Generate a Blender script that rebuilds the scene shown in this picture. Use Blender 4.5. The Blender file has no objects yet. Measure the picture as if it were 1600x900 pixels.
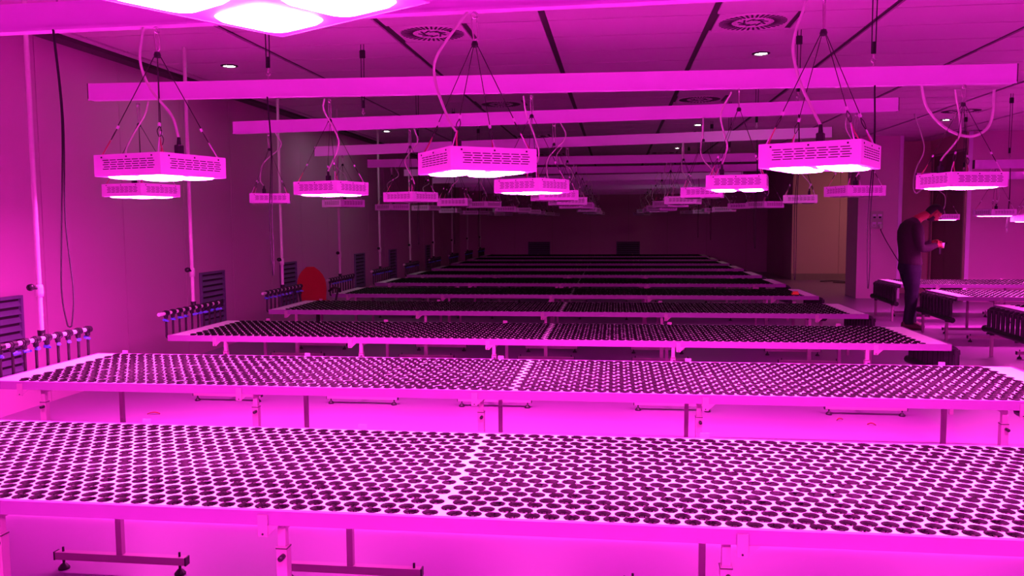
import bpy, bmesh, math, random
import numpy as np
from mathutils import Vector, Matrix
random.seed(7)
rnd = random.Random(11)
S = bpy.context.scene
COL = S.collection
PI = math.pi

# ------------------------------------------------------------------ camera
cam_d = bpy.data.cameras.new('camera')
cam = bpy.data.objects.new('camera', cam_d)
COL.objects.link(cam)
S.camera = cam
cam_d.sensor_width = 36.0
cam_d.lens = 1283.14 / 1600 * 36.0
cam_d.clip_end = 200
_yaw, _pit, _rol = [math.radians(a) for a in (7.166, 4.566, -0.346)]
_fw = Vector((-math.sin(_yaw) * math.cos(_pit), math.cos(_yaw) * math.cos(_pit), -math.sin(_pit)))
_r = Vector((math.cos(_yaw), math.sin(_yaw), 0))
_u = _r.cross(_fw)
_r2 = _r * math.cos(_rol) + _u * math.sin(_rol)
_u2 = -_r * math.sin(_rol) + _u * math.cos(_rol)
_m = Matrix((_r2, _u2, -_fw)).transposed().to_4x4()
_m.translation = Vector((0, 0, 1.5))
cam.matrix_world = _m

# ------------------------------------------------------------------ world, exposure
w = bpy.data.worlds.new('world')
S.world = w
w.use_nodes = True
w.node_tree.nodes['Background'].inputs[0].default_value = (0.05, 0.03, 0.05, 1)
w.node_tree.nodes['Background'].inputs[1].default_value = 0.0
S.view_settings.view_transform = 'Standard'
S.view_settings.look = 'None'
S.view_settings.gamma = 1
S.view_settings.use_curve_mapping = False
S.view_settings.exposure = 1.05
S.cycles.use_denoising = True
S.cycles.max_bounces = 8
S.cycles.diffuse_bounces = 6
S.cycles.glossy_bounces = 3

GROW = (1.0, 0.056, 0.67)       # colour of the grow lamps
PANEL_EMIT = 95.0
SPOT_W = 190.0

# ------------------------------------------------------------------ materials
def mat(name, col, rough=0.5, metal=0.0, nscale=30.0, namt=0.06, bump=0.0, emit=None, es=0.0, spec=0.5):
    m = bpy.data.materials.new(name)
    m.use_nodes = True
    nt = m.node_tree
    b = nt.nodes['Principled BSDF']
    b.inputs['Roughness'].default_value = rough
    b.inputs['Metallic'].default_value = metal
    b.inputs['Specular IOR Level'].default_value = spec
    tc = nt.nodes.new('ShaderNodeTexCoord')
    no = nt.nodes.new('ShaderNodeTexNoise')
    no.inputs['Scale'].default_value = nscale
    no.inputs['Detail'].default_value = 3
    nt.links.new(tc.outputs['Object'], no.inputs['Vector'])
    mx = nt.nodes.new('ShaderNodeMix')
    mx.data_type = 'RGBA'
    mx.inputs['A'].default_value = tuple(c * (1 - namt) for c in col) + (1,)
    mx.inputs['B'].default_value = tuple(min(1, c * (1 + namt)) for c in col) + (1,)
    nt.links.new(no.outputs['Fac'], mx.inputs['Factor'])
    nt.links.new(mx.outputs['Result'], b.inputs['Base Color'])
    if bump:
        bp = nt.nodes.new('ShaderNodeBump')
        bp.inputs['Strength'].default_value = bump
        bp.inputs['Distance'].default_value = 0.002
        nt.links.new(no.outputs['Fac'], bp.inputs['Height'])
        nt.links.new(bp.outputs['Normal'], b.inputs['Normal'])
    if emit:
        b.inputs['Emission Color'].default_value = tuple(emit) + (1,)
        b.inputs['Emission Strength'].default_value = es
    return m

M = {}
M['floor'] = mat('floor_epoxy', (0.30, 0.15, 0.33), 0.33, nscale=1.2, namt=0.06)
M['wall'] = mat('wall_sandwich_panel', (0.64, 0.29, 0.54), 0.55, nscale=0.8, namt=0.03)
M['wall_far'] = mat('wall_cream', (0.70, 0.40, 0.44), 0.6, nscale=0.8, namt=0.03)
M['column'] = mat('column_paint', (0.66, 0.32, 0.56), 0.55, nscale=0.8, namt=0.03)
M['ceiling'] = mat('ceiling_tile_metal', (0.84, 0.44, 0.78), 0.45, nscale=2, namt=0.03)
M['track'] = mat('ceiling_track_dark', (0.07, 0.04, 0.06), 0.5)
M['tray'] = mat('white_tray_lid', (0.93, 0.92, 0.93), 0.42, nscale=8, namt=0.02)
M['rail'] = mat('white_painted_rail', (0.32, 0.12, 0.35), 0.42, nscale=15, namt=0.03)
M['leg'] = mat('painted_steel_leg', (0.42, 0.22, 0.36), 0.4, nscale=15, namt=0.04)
M['black'] = mat('black_plastic', (0.016, 0.011, 0.018), 0.42, nscale=60, namt=0.2)
M['pot'] = mat('black_net_pot_plastic', (0.0062, 0.0010, 0.0055), 0.6, nscale=90, namt=0.3, spec=0.10)
M['soil'] = mat('dark_growing_plug', (0.016, 0.006, 0.012), 0.35, nscale=120, namt=0.6, bump=0.4)
M['blue'] = mat('blue_valve_plastic', (0.10, 0.16, 0.75), 0.35)
M['pvc'] = mat('white_pvc_pipe', (0.72, 0.62, 0.68), 0.35)
M['lampwhite'] = mat('white_lamp_housing', (0.92, 0.56, 0.97), 0.4, nscale=20, namt=0.02)
M['slot'] = mat('vent_slot_dark', (0.06, 0.03, 0.05), 0.6)
M['cable'] = mat('white_rubber_cable', (0.72, 0.60, 0.68), 0.45)
M['wire'] = mat('dark_steel_wire', (0.04, 0.02, 0.03), 0.4, metal=0.3)
M['hook'] = mat('zinc_hook', (0.72, 0.62, 0.68), 0.25, metal=0.8)
M['strap'] = mat('red_spring_clip', (0.62, 0.10, 0.16), 0.4)
M['rope'] = mat('black_rope', (0.015, 0.012, 0.018), 0.8)
M['glass_off'] = mat('unlit_lens', (0.35, 0.32, 0.34), 0.2)
M['beam'] = mat('white_cable_trunking', (0.84, 0.44, 0.92), 0.45, nscale=10, namt=0.03)
M['louver'] = mat('grey_louver_metal', (0.17, 0.12, 0.26), 0.4, nscale=25, namt=0.1)
M['louver_dark'] = mat('louver_backing', (0.03, 0.02, 0.03), 0.7)
M['red'] = mat('red_chair_fabric', (0.34, 0.008, 0.010), 0.75, nscale=80, namt=0.15, bump=0.3)
M['orange'] = mat('orange_plastic', (0.9, 0.22, 0.05), 0.4)
M['door'] = mat('door_brown', (0.20, 0.13, 0.13), 0.4, nscale=3, namt=0.08)
M['socket'] = mat('socket_plate_grey', (0.45, 0.34, 0.40), 0.4)
M['skin'] = mat('skin', (0.42, 0.07, 0.07), 0.5, nscale=60, namt=0.08)
M['sweater'] = mat('dark_sweater_knit', (0.040, 0.018, 0.034), 0.85, nscale=150, namt=0.3, bump=0.4)
M['jeans'] = mat('dark_blue_jeans', (0.013, 0.007, 0.030), 0.8, nscale=60, namt=0.35, bump=0.3)
M['hair'] = mat('black_hair', (0.012, 0.008, 0.010), 0.6, nscale=120, namt=0.4, bump=0.5)
M['shoe'] = mat('brown_shoe', (0.10, 0.03, 0.04), 0.5)
M['leaf'] = mat('dry_leaf', (0.45, 0.06, 0.06), 0.7, nscale=60, namt=0.3)
M['led_on'] = mat('lit_led_panel', (0.8, 0.8, 0.8), 0.4, emit=GROW, es=PANEL_EMIT)
M['led_dim'] = mat('lit_led_panel_far', (0.8, 0.8, 0.8), 0.4, emit=GROW, es=PANEL_EMIT * .45)
M['down_on'] = mat('downlight_lens_lit', (0.8, 0.8, 0.8), 0.4, emit=(0.85, 1.0, 0.85), es=42.0)
M['skirt'] = mat('baseboard_paint', (0.34, 0.24, 0.24), 0.5)

# ------------------------------------------------------------------ mesh builder
class MB:
    def __init__(s):
        s.v = []; s.f = []; s.mi = []; s.sm = []
    def add(s, vs, fs, mi=0, smooth=False):
        o = len(s.v)
        s.v.extend([tuple(v) for v in vs])
        for f in fs:
            s.f.append(tuple(i + o for i in f)); s.mi.append(mi); s.sm.append(smooth)
        return s
    def box(s, x0, x1, y0, y1, z0, z1, mi=0, mtx=None):
        vs = [Vector((x, y, z)) for z in (z0, z1) for y in (y0, y1) for x in (x0, x1)]
        if mtx: vs = [mtx @ v for v in vs]
        return s.add(vs, [(0, 2, 3, 1), (4, 5, 7, 6), (0, 1, 5, 4), (2, 6, 7, 3), (0, 4, 6, 2), (1, 3, 7, 5)], mi)
    def bbox(s, x0, x1, y0, y1, z0, z1, c, mi=0):
        """box with chamfered vertical edges and top rim (rounded-looking)"""
        ring = [(x0 + c, y0), (x1 - c, y0), (x1, y0 + c), (x1, y1 - c), (x1 - c, y1), (x0 + c, y1), (x0, y1 - c), (x0, y0 + c)]
        cx, cy = (x0 + x1) / 2, (y0 + y1) / 2
        def ins(p): return (p[0] + (c * .7 if p[0] < cx else -c * .7), p[1] + (c * .7 if p[1] < cy else -c * .7))
        vs = [(p[0], p[1], z0) for p in ring] + [(p[0], p[1], z1 - c * .7) for p in ring] + [ins(p) + (z1,) for p in ring]
        fs = [tuple(range(7, -1, -1)), tuple(range(16, 24))]
        for k in range(2):
            for i in range(8):
                j = (i + 1) % 8
                fs.append((k * 8 + i, k * 8 + j, k * 8 + 8 + j, k * 8 + 8 + i))
        return s.add(vs, fs, mi)
    def tube(s, pts, r, n=6, mi=0, cap=True, smooth=True):
        pts = [Vector(p) for p in pts]
        rs = r if isinstance(r, (list, tuple)) else [r] * len(pts)
        o = len(s.v); prev = None
        vs = []
        for i, p in enumerate(pts):
            t = (pts[min(i + 1, len(pts) - 1)] - pts[max(i - 1, 0)])
            if t.length < 1e-9: t = Vector((0, 0, 1))
            t.normalize()
            if prev is None:
                a = Vector((0, 0, 1)) if abs(t.z) < 0.9 else Vector((1, 0, 0))
                prev = a.cross(t).normalized()
            nn = (prev - t * prev.dot(t)).normalized(); prev = nn
            bb = t.cross(nn)
            for k in range(n):
                a = 2 * PI * k / n
                vs.append(p + (nn * math.cos(a) + bb * math.sin(a)) * rs[i])
        fs = []
        for i in range(len(pts) - 1):
            for k in range(n):
                fs.append((i * n + k, i * n + (k + 1) % n, (i + 1) * n + (k + 1) % n, (i + 1) * n + k))
        s.add(vs, fs, mi, smooth)
        if cap:
            s.add([vs[k] for k in range(n)], [tuple(range(n - 1, -1, -1))], mi)
            s.add(vs[-n:], [tuple(range(n))], mi)
        return s
    def lathe(s, prof, n=12, mi=0, c=(0, 0, 0), axis='z', smooth=True, mis=None):
        vs = []
        for (r, z) in prof:
            for k in range(n):
                a = 2 * PI * k / n
                p = (r * math.cos(a), r * math.sin(a), z)
                if axis == 'x': p = (z, p[0], p[1])
                elif axis == 'y': p = (p[0], z, p[1])
                vs.append((p[0] + c[0], p[1] + c[1], p[2] + c[2]))
        for i in range(len(prof) - 1):
            fs = [(i * n + k, i * n + (k + 1) % n, (i + 1) * n + (k + 1) % n, (i + 1) * n + k) for k in range(n)]
            o = len(s.v) if i == 0 else o
            if i == 0: s.v.extend(vs)
            for f in fs:
                s.f.append(tuple(q + o for q in f)); s.mi.append(mis[i] if mis else mi); s.sm.append(smooth)
        return s
    def mesh(s, name, *mats):
        me = bpy.data.meshes.new(name)
        me.from_pydata(s.v, [], s.f)
        for m in mats: me.materials.append(M[m] if isinstance(m, str) else m)
        me.polygons.foreach_set('material_index', s.mi)
        me.polygons.foreach_set('use_smooth', s.sm)
        me.update()
        return me

def spline(pts, n=8):
    """Catmull-Rom through the points"""
    P = [Vector(p) for p in pts]
    P = [P[0] * 2 - P[1]] + P + [P[-1] * 2 - P[-2]]
    out = []
    for i in range(1, len(P) - 2):
        for k in range(n):
            t = k / n
            a, b, c, d = P[i - 1], P[i], P[i + 1], P[i + 2]
            out.append(0.5 * ((2 * b) + (c - a) * t + (2 * a - 5 * b + 4 * c - d) * t * t + (3 * b - a - 3 * c + d) * t ** 3))
    out.append(P[-2])
    return out

def part(name, me, parent=None, loc=(0, 0, 0), rz=0.0, label=None, kind=None):
    o = bpy.data.objects.new(name, me)
    COL.objects.link(o)
    if parent is not None: o.parent = parent
    o.location = loc
    if rz: o.rotation_euler = (0, 0, rz)
    if label: o['label'] = label
    if kind: o['kind'] = kind
    return o

def tag(o, label, cat, group=None, kind=None):
    o['label'] = label; o['category'] = cat
    if group: o['group'] = group
    if kind: o['kind'] = kind
    return o

def thing(name, loc, label, cat, group=None, rz=0.0):
    o = part(name, None, None, loc, rz)
    return tag(o, label, cat, group)

def struct(name, me, loc=(0, 0, 0), parent=None):
    o = part(name, me, parent, loc)
    if parent is None: o['kind'] = 'structure'
    return o

def boxmesh(name, m, *a):
    return MB().box(*a).mesh(name, m)

ORD = ['nearest', 'second', 'third', 'fourth', 'fifth', 'sixth', 'seventh', 'eighth', 'ninth', 'tenth', 'eleventh', 'twelfth', 'thirteenth']

# ------------------------------------------------------------------ room shell
H = 3.09
WX = -4.77
X1 = 12.0
Y0, Y1 = -3.0, 25.0
struct('floor', boxmesh('floor', 'floor', WX - .1, X1 + .1, Y0 - .1, Y1 + .1, -0.1, 0))
ceil = struct('ceiling', boxmesh('ceiling', 'track', WX - .1, X1 + .1, Y0 - .1, Y1 + .1, H + .018, H + .12))
# ceiling tiles between the dark tracks
tracks = [-4.50 + 1.312 * k for k in range(13)]
JY0 = 6.64; JP = 0.6
diff_cells = {(2, 0): -1.53, (4, 0): 1.10, (7, 0): 4.98}
def tile_me(wd, dp):
    return MB().box(0, wd, 0, dp, 0, 0.016).mesh('ceiling_tile', 'ceiling')
tw = 1.312 - 0.056
me_full = tile_me(tw, JP - 0.020)
me_half = tile_me(tw - 0.66, JP - 0.020)
me_dif = tile_me(0.585, JP - 0.020)
me_edge = tile_me(0.10, JP - 0.012)
far_tiles = MB()
def diffuser_me():
    b = MB()
    for k in range(36):
        a = 2 * PI * k / 36
        mt = Matrix.Rotation(a, 4, 'Z')
        b.box(0.165, 0.265, -0.0085, 0.0085, -0.0035, 0.002, 0, mt)
    for k in range(9):
        a = 2 * PI * k / 9 + .2
        mt = Matrix.Rotation(a, 4, 'Z') @ Matrix.Translation((0.085, 0, 0)) @ Matrix.Rotation(0.9, 4, 'Z')
        b.box(-0.045, 0.045, -0.008, 0.008, -0.0035, 0.002, 0, mt)
    return b.mesh('diffuser_slots', 'slot')
me_ds = diffuser_me()
me_ring = MB().lathe([(0.152, 0.0), (0.150, -0.006), (0.140, -0.006), (0.138, 0.0)], 32).mesh('diffuser_ring', 'ceiling')
me_ring2 = MB().lathe([(0.282, 0.0), (0.280, -0.005), (0.272, -0.005), (0.270, 0.0)], 32).mesh('diffuser_ring', 'ceiling')
dif_n = 0
for j in range(-16, 31):
    yj = JY0 + JP * j
    if yj < Y0 or yj + JP > Y1: continue
    near = 3.8 < yj < 12.5
    for i in range(12):
        x0 = tracks[i] + 0.028
        if x0 > X1: continue
        isd = ((i in (2, 4) and j % 7 == 0) or (i == 7 and j % 7 == 3) or (i == 8 and j % 7 == 1)) and yj > 5
        if near and x0 < 7.2 or isd:
            if isd:
                part('ceiling_tile', me_dif, ceil, (x0 + 0.02, yj, H))
                part('ceiling_tile', me_half, ceil, (x0 + 0.66, yj, H))
                d = thing('ceiling_diffuser', (x0 + 0.02 + .294, yj + .294, H),
                          'round swirl air diffuser, %s in the ceiling row %s' % (
                              ORD[int((yj - JY0) / (JP * 7) + .01)],
                              {2: 'left of centre', 4: 'right of centre', 7: 'over the right benches', 8: 'furthest right'}[i]), 'air diffuser', 'swirl diffusers in the ceiling')
                part('diffuser_slots', me_ds, d, kind='stuff'); part('ring', me_ring, d); part('ring', me_ring2, d)
            else:
                part('ceiling_tile', me_full, ceil, (x0, yj, H))
        else:
            far_tiles.box(x0, min(x0 + tw, X1), yj, yj + JP - .020, H, H + .016)
    if yj > 0: far_tiles.box(WX + .17, tracks[0] - .02, yj, yj + JP - .012, H, H + .016)
o = part('far_ceiling_tiles', far_tiles.mesh('far_tiles', 'ceiling'), ceil, kind='stuff')
struct('trim_1', boxmesh('trim', 'track', WX, WX + .15, Y0, Y1, H - .03, H + .016))

# left wall in vertical sandwich panels
def wall_panels(name, axis, fixed, a0, a1, z0, z1, pitch, start, m='wall', thick=.05, flip=1, near_only=None):
    root = struct(name, None)
    p = start
    while p > a0: p -= pitch
    while p < a1:
        s, e = max(p, a0) + .004, min(p + pitch, a1) - .004
        if e > s + .02:
            if axis == 'y': me = boxmesh('wall_panel', m, min(fixed, fixed - flip * thick), max(fixed, fixed - flip * thick), s, e, z0, z1)
            else: me = boxmesh('wall_panel', m, s, e, min(fixed, fixed + flip * thick), max(fixed, fixed + flip * thick), z0, z1)
            part('wall_panel', me, root)
        p += pitch
    return root
wl = wall_panels('wall_left', 'y', WX, Y0, Y1, 0, H + .1, 1.15, 7.522, 'wall', flip=1)
part('panel_joint_backing', boxmesh('wl_back', 'skirt', WX - .06, WX - .006, Y0, Y1, 0, H + .1), wl)
wb = wall_panels('wall_back', 'x', Y1, WX, 4.47, 0, H + .1, 1.15, -4.2, 'wall', flip=1)
part('panel_joint_backing', boxmesh('wb_back', 'skirt', WX, 4.5, Y1 + .006, Y1 + .06, 0, H + .1), wb)
struct('wall_front', boxmesh('wall_front', 'wall', WX, X1, Y0 - .05, Y0, 0, H + .1))
wr = wall_panels('wall_right', 'y', 4.45, 21.6, Y1, 0, H + .1, 1.15, 21.65, 'wall', flip=-1)
struct('wall_right_outer', boxmesh('wall_ro', 'wall', X1, X1 + .05, Y0, 21.6, 0, H + .1))
al = wall_panels('wall_alcove', 'x', 21.6, 4.45, X1, 0, H + .1, 1.15, 4.45, 'wall_far', flip=1)
struct('baseboard_alcove', boxmesh('bb_al', 'skirt', 4.45, X1, 21.57, 21.6, 0, .16))
colm = struct('wall_column', MB().box(4.616, 5.40, 16.5, 17.25, 0, H + .1).mesh('column', 'column'))
struct('trim_2', boxmesh('trim2', 'beam', 5.345, 5.41, 16.485, 16.5, 0, H))
struct('wall_recess', boxmesh('w_rec', 'wall_far', 5.40, 6.40, 17.7, 17.8, 0, H + .1))
struct('wall_recess_left', boxmesh('w_rec2', 'column', 5.36, 5.40, 17.25, 17.8, 0, H + .1))
wdr = struct('wall_door_side', MB().box(6.33, 6.45, 15.95, 16.02, 0, H + .1).box(6.33, 6.45, 17.6, 17.7, 0, H + .1).box(6.33, 6.45, 16.02, 17.6, 2.78, H + .1).mesh('w_ds', 'wall_far'))
dr = struct('door_1', MB().box(6.36, 6.42, 16.04, 16.92, 0.01, 2.76).mesh('door', 'door'))
part('door_leaf', MB().box(6.36, 6.42, 16.94, 17.58, 0.01, 2.76).mesh('door2', 'door'), dr)
part('door_handle', MB().tube([(6.36, 16.80, 1.05), (6.30, 16.80, 1.05), (6.30, 16.92, 1.05)], .012, 6).mesh('dh', 'black'), dr)
part('door_frame', MB().box(6.325, 6.34, 15.99, 16.04, 0, 2.80).box(6.325, 6.34, 17.58, 17.63, 0, 2.80).box(6.325, 6.34, 16.04, 17.58, 2.76, 2.80).mesh('dfm', 'skirt'), dr)
wrr = wall_panels('wall_right_near', 'x', 15.9, 6.36, X1, 0, H + .1, 1.5, 6.36, 'wall', flip=1)
struct('trim_3', boxmesh('trim3', 'beam', 6.33, 6.40, 15.885, 15.9, 0, H))

# ------------------------------------------------------------------ benches
ZT = 0.56
BW = 1.076
PX = 0.0632
DY = 0.0515
def row_y(i):
    j = i if i < 10 else i - 10
    return (0.047 if i < 10 else 0.566) + 0.0475 * ((j + 1) // 2) + 0.0562 * (j // 2)
SEAM = 3.22     # from the left end of the bench
def row_x(i):
    off = -0.027 if i % 2 else 0.0
    L = [SEAM - 0.041 - PX * k + off for k in range(48)]
    R = [SEAM + 0.040 + PX * k + off for k in range(46)]
    return sorted(L + R)
BL = 6.30
SP = SEAM - 0.014     # joint between the two lid halves, between the pots of both row phases
HR = 0.0266    # hole radius

def holed_panels(n):
    """four tray lids with a real round hole under every pot (cells of n-gon holes)"""
    out = []
    for (r0, r1, ya, yb) in ((0, 10, 0.018, 0.5374), (10, 20, 0.5388, BW - 0.016)):
        for side in (0, 1):
            xa, xb = (0.018, SP - .0002) if side == 0 else (SP + .0002, BL - .018)
            vs = []; fs = []
            bounds = [ya] + [(row_y(i) + row_y(i + 1)) / 2 for i in range(r0, r1 - 1)] + [yb]
            for i in range(r0, r1):
                y0_, y1_ = bounds[i - r0], bounds[i - r0 + 1]
                xs = [x for x in row_x(i) if xa < x < xb]
                first = xs[0] - PX / 2; last = xs[-1] + PX / 2
                first = max(first, xa); last = min(last, xb)
                for (a, b) in ((xa, first), (last, xb)):
                    if b - a > 1e-4:
                        k = len(vs); vs += [(a, y0_, 0), (b, y0_, 0), (b, y1_, 0), (a, y1_, 0)]; fs.append((k, k + 1, k + 2, k + 3))
                for q, x in enumerate(xs):
                    cx0 = first if q == 0 else x - PX / 2
                    cx1 = last if q == len(xs) - 1 else x + PX / 2
                    yc = row_y(i)
                    k = len(vs)
                    inner = []; outer = []
                    for t in range(n):
                        a = 2 * PI * (t + .5) / n
                        inner.append((x + HR * math.cos(a), yc + HR * math.sin(a), 0))
                        c, s_ = math.cos(a), math.sin(a)
                        tx = ((cx1 - x) if c > 0 else (x - cx0)) / max(abs(c), 1e-6)
                        ty = ((y1_ - yc) if s_ > 0 else (yc - y0_)) / max(abs(s_), 1e-6)
                        tt = min(tx, ty)
                        outer.append((x + c * tt, yc + s_ * tt, 0))
                    corners = [(cx1, y1_, 0), (cx0, y1_, 0), (cx0, y0_, 0), (cx1, y0_, 0)]
                    vs += inner + outer + corners
                    for t in range(n):
                        u_ = (t + 1) % n
                        fs.append((k + t, k + n + t, k + n + u_, k + u_))
                        o1, o2 = outer[t], outer[u_]
                        for ci, cc in enumerate(corners):
                            on1 = abs(o1[0] - cc[0]) < 1e-6 or abs(o1[1] - cc[1]) < 1e-6
                            on2 = abs(o2[0] - cc[0]) < 1e-6 or abs(o2[1] - cc[1]) < 1e-6
                            if on1 and on2 and not (abs(o1[0] - o2[0]) < 1e-6 or abs(o1[1] - o2[1]) < 1e-6):
                                fs.append((k + n + t, k + 2 * n + ci, k + n + u_))
            me = bpy.data.meshes.new('tray_lid')
            me.from_pydata(vs, [], fs)
            me.materials.append(M['tray'])
            # a shallow skirt under the lid edge
            me.update()
            out.append(me)
    return out

def flat_panels():
    out = []
    for (ya, yb) in ((0.018, 0.5374), (0.5388, BW - 0.016)):
        for (xa, xb) in ((0.018, SP - .0002), (SP + .0002, BL - .018)):
            out.append(MB().box(xa, xb, ya, yb, -.004, 0).mesh('tray_lid', 'tray'))
    return out
PAN_HI, PAN_LO, PAN_FLAT = holed_panels(12), holed_panels(8), flat_panels()

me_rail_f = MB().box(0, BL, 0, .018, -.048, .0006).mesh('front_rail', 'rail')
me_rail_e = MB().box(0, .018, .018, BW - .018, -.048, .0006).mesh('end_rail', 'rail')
me_bed = MB().box(.018, BL - .018, .018, BW - .018, -.046, -.040).mesh('bed_sheet', 'tray')
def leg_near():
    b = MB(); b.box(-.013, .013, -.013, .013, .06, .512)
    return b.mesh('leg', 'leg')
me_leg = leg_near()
me_sleeve = MB().box(-.018, .018, -.018, .018, .075, .435).box(-.0195, .0195, -.0195, .0195, .428, .432, 1).mesh('sleeve', 'leg', 'track')
me_knob = MB().lathe([(0, -.028), (.009, -.028), (.009, 0), (0, 0)], 8, axis='y').mesh('knob', 'black')
me_bar = MB().box(-.30, .30, -.016, .016, .045, .078).mesh('foot_bar', 'leg')
me_cap = MB().box(0, .006, -.017, .017, .043, .080).mesh('end_cap', 'black')
me_foot = MB().lathe([(0, 0), (.024, 0), (.024, .008), (.012, .022), (.006, .026), (.005, .098), (0, .098)], 10).mesh('levelling_foot', 'black')
me_cross = MB().box(-.012, .012, 0, .80, .488, .512).mesh('cross_beam', 'leg')
me_brk = MB().box(-.017, .017, -.006, 0, -.085, -.012).add(
    [(.017, -.003, -.048), (.052, -.003, -.048), (.017, -.003, -.080), (.017, .001, -.048), (.052, .001, -.048), (.017, .001, -.080)],
    [(0, 1, 2), (3, 5, 4), (0, 3, 4, 1), (1, 4, 5, 2), (2, 5, 3, 0)]).mesh('bracket', 'leg')
me_screw = MB().lathe([(0, -.0085), (.0035, -.0085), (.0035, -.0055), (0, -.0055)], 8, axis='y', c=(0, 0, -.076)).mesh('screw', 'black')
me_brkb = MB().box(-.020, .020, 0, .006, -.085, .022).mesh('bracket', 'leg')

def bench(x0, y0, legs, label, pans, near=True, rows=(.05, .83)):
    b = thing('grow_bench', (x0, y0, 0), label, 'grow bench', 'white grow benches in the two blocks')
    part('front_rail', me_rail_f, b, (0, 0, ZT)); part('back_rail', me_rail_f, b, (0, BW - .018, ZT))
    part('end_rail', me_rail_e, b, (0, 0, ZT)); part('end_rail', me_rail_e, b, (BL - .018, 0, ZT))
    part('tray_bed', me_bed, b, (0, 0, ZT))
    for me in pans: part('tray_lid', me, b, (0, 0, ZT))
    for (lx, bo) in legs:
        lx -= x0
        for row, yy in enumerate(rows):
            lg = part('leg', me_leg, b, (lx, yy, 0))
            if row == 0:
                sl = part('leg_sleeve', me_sleeve, lg)
                if near: part('knob', me_knob, lg, (0.006, -.018, .405))
            fb = part('foot_bar', me_bar, b, (lx, yy, 0))
            if near:
                part('end_cap', me_cap, fb, (.30, 0, 0)); part('end_cap', me_cap, fb, (-.306, 0, 0))
            part('levelling_foot', me_foot, fb, (-.27, 0, 0)); part('levelling_foot', me_foot, fb, (.27, 0, 0))
        part('cross_beam', me_cross, b, (lx, .04, 0))
        bk = part('bracket', me_brk, b, (lx + bo, 0, ZT))
        if near: part('screw', me_screw, bk)
        part('bracket', me_brkb, b, (lx + bo, BW, ZT))
    return b

BY = [2.508, 4.484, 6.511, 8.568, 10.596, 12.60, 14.62, 16.65, 18.69, 20.73, 22.77]
XL = -3.774
LEGS = {0: [(-3.45, -.10), (-2.12, -.08), (-1.09, -.055), (.345, .045), (1.90, .07)],
        1: [(-3.44, -.12), (-2.09, -.08), (-.75, -.03), (.46, .03), (2.03, .07)],
        2: [(-3.26, -.09), (-2.08, -.09), (-.97, -.05), (.457, .04), (1.92, .06)]}
DEF = [(-3.40, -.10), (-2.10, -.08), (-.80, -.03), (.46, .04), (1.95, .06)]
for k, y in enumerate(BY):
    lg = LEGS.get(k, [(a + rnd.uniform(-.08, .08), c) for a, c in DEF])
    pans = PAN_HI if k < 2 else PAN_LO if k < 4 else PAN_FLAT
    lab = ('nearest long white grow bench of the left block, crowded with black net pots' if k == 0 else
           'last long grow bench of the left block, in the dark by the back wall' if k == len(BY) - 1 else
           '%s long white grow bench of the left block counted from the camera' % ORD[k])
    bench(XL, y, lg, lab, pans, near=k < 4, rows={0: (.03, .71), 2: (.015, .80)}.get(k, (.05, .83)))
XR_ = 4.16
RB = [8.568, 10.596, 12.62]
for k, y in enumerate(RB):
    lg = [(XR_ + .45 + 1.35 * i, .05) for i in range(5)]
    bench(XR_, y, lg, '%s white grow bench of the right block behind the person' % ['nearest', 'middle', 'furthest'][k]
          if k != 0 else 'nearest white grow bench of the right block, cut by the right edge', PAN_LO, near=True)

# ------------------------------------------------------------------ pots
def pot_mesh(n, name):
    b = MB()
    b.lathe([(.0273, .0004), (.0273, .0012), (.0260, .0015), (.0215, -.010), (.015, -.0145), (0.0005, -.0155)], n,
            mis=[0, 0, 0, 1, 1])
    return b
me_pot = pot_mesh(14, 'p')
# radial ribs inside the cup
for k in range(7):
    a = 2 * PI * k / 7
    mt = Matrix.Rotation(a, 4, 'Z')
    me_pot.box(.0155, .0232, -.0010, .0010, -.0140, -.0085, 0, mt)
me_pot.box(-.004, .004, -.003, .003, -.016, -.0125, 1)
me_pot = me_pot.mesh('net_pot', 'pot', 'soil')

def pot_arrays(n, prof):
    vs = []; fs = []
    for (r, z) in prof:
        for k in range(n):
            a = 2 * PI * k / n
            vs.append((r * math.cos(a), r * math.sin(a), z))
    for i in range(len(prof) - 1):
        for k in range(n):
            fs.append((i * n + k, i * n + (k + 1) % n, (i + 1) * n + (k + 1) % n, (i + 1) * n + k))
    return np.array(vs), np.array(fs)
PROF = [(.0278, .0004), (.0278, .0026), (.0264, .0030), (.0200, -.012), (0.0005, -.0150)]
PROF_F = [(.0280, .0004), (.0280, .0045), (.0262, .0048), (.0225, .0010), (.0005, .0009)]
PROF_H = [(.0273, .0004), (.0273, .0012), (.0260, .0015), (.0200, -.012), (0.0005, -.0150)]
A_mid = pot_arrays(12, PROF)
A_hi, A_lo, A_far = pot_arrays(12, PROF_H), pot_arrays(8, PROF), pot_arrays(7, PROF_F)
npr = np.random.RandomState(5)
cand = []
for i in range(20):
    for x in row_x(i):
        wx = XL + x; wy = BY[0] + row_y(i)
        cand.append((i, wx, wy))
def in_view(X, Y):
    P = Vector((X, Y, ZT)) - Vector((0, 0, 1.5))
    d = P.dot(_fw)
    u = 800 + 1283.14 * P.dot(_r2) / d
    return -14 < u < 1614
single = []
for c in cand:
    if len(single) < 300 and in_view(c[1], c[2]): single.append(c)
sset = set((c[0], round(c[1], 4)) for c in single)
for (i, X, Y) in single:
    o = part('net_pot', me_pot, None, (X + rnd.uniform(-.001, .001), Y + rnd.uniform(-.001, .001), ZT))
    o.rotation_euler = (rnd.gauss(0, .018), rnd.gauss(0, .018), rnd.uniform(0, 6.28))
    tag(o, 'small round black net pot in the front rows of the nearest grow bench', 'net pot', 'black net pots in the front rows of the nearest bench')
V = []; F = []; off = 0
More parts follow.
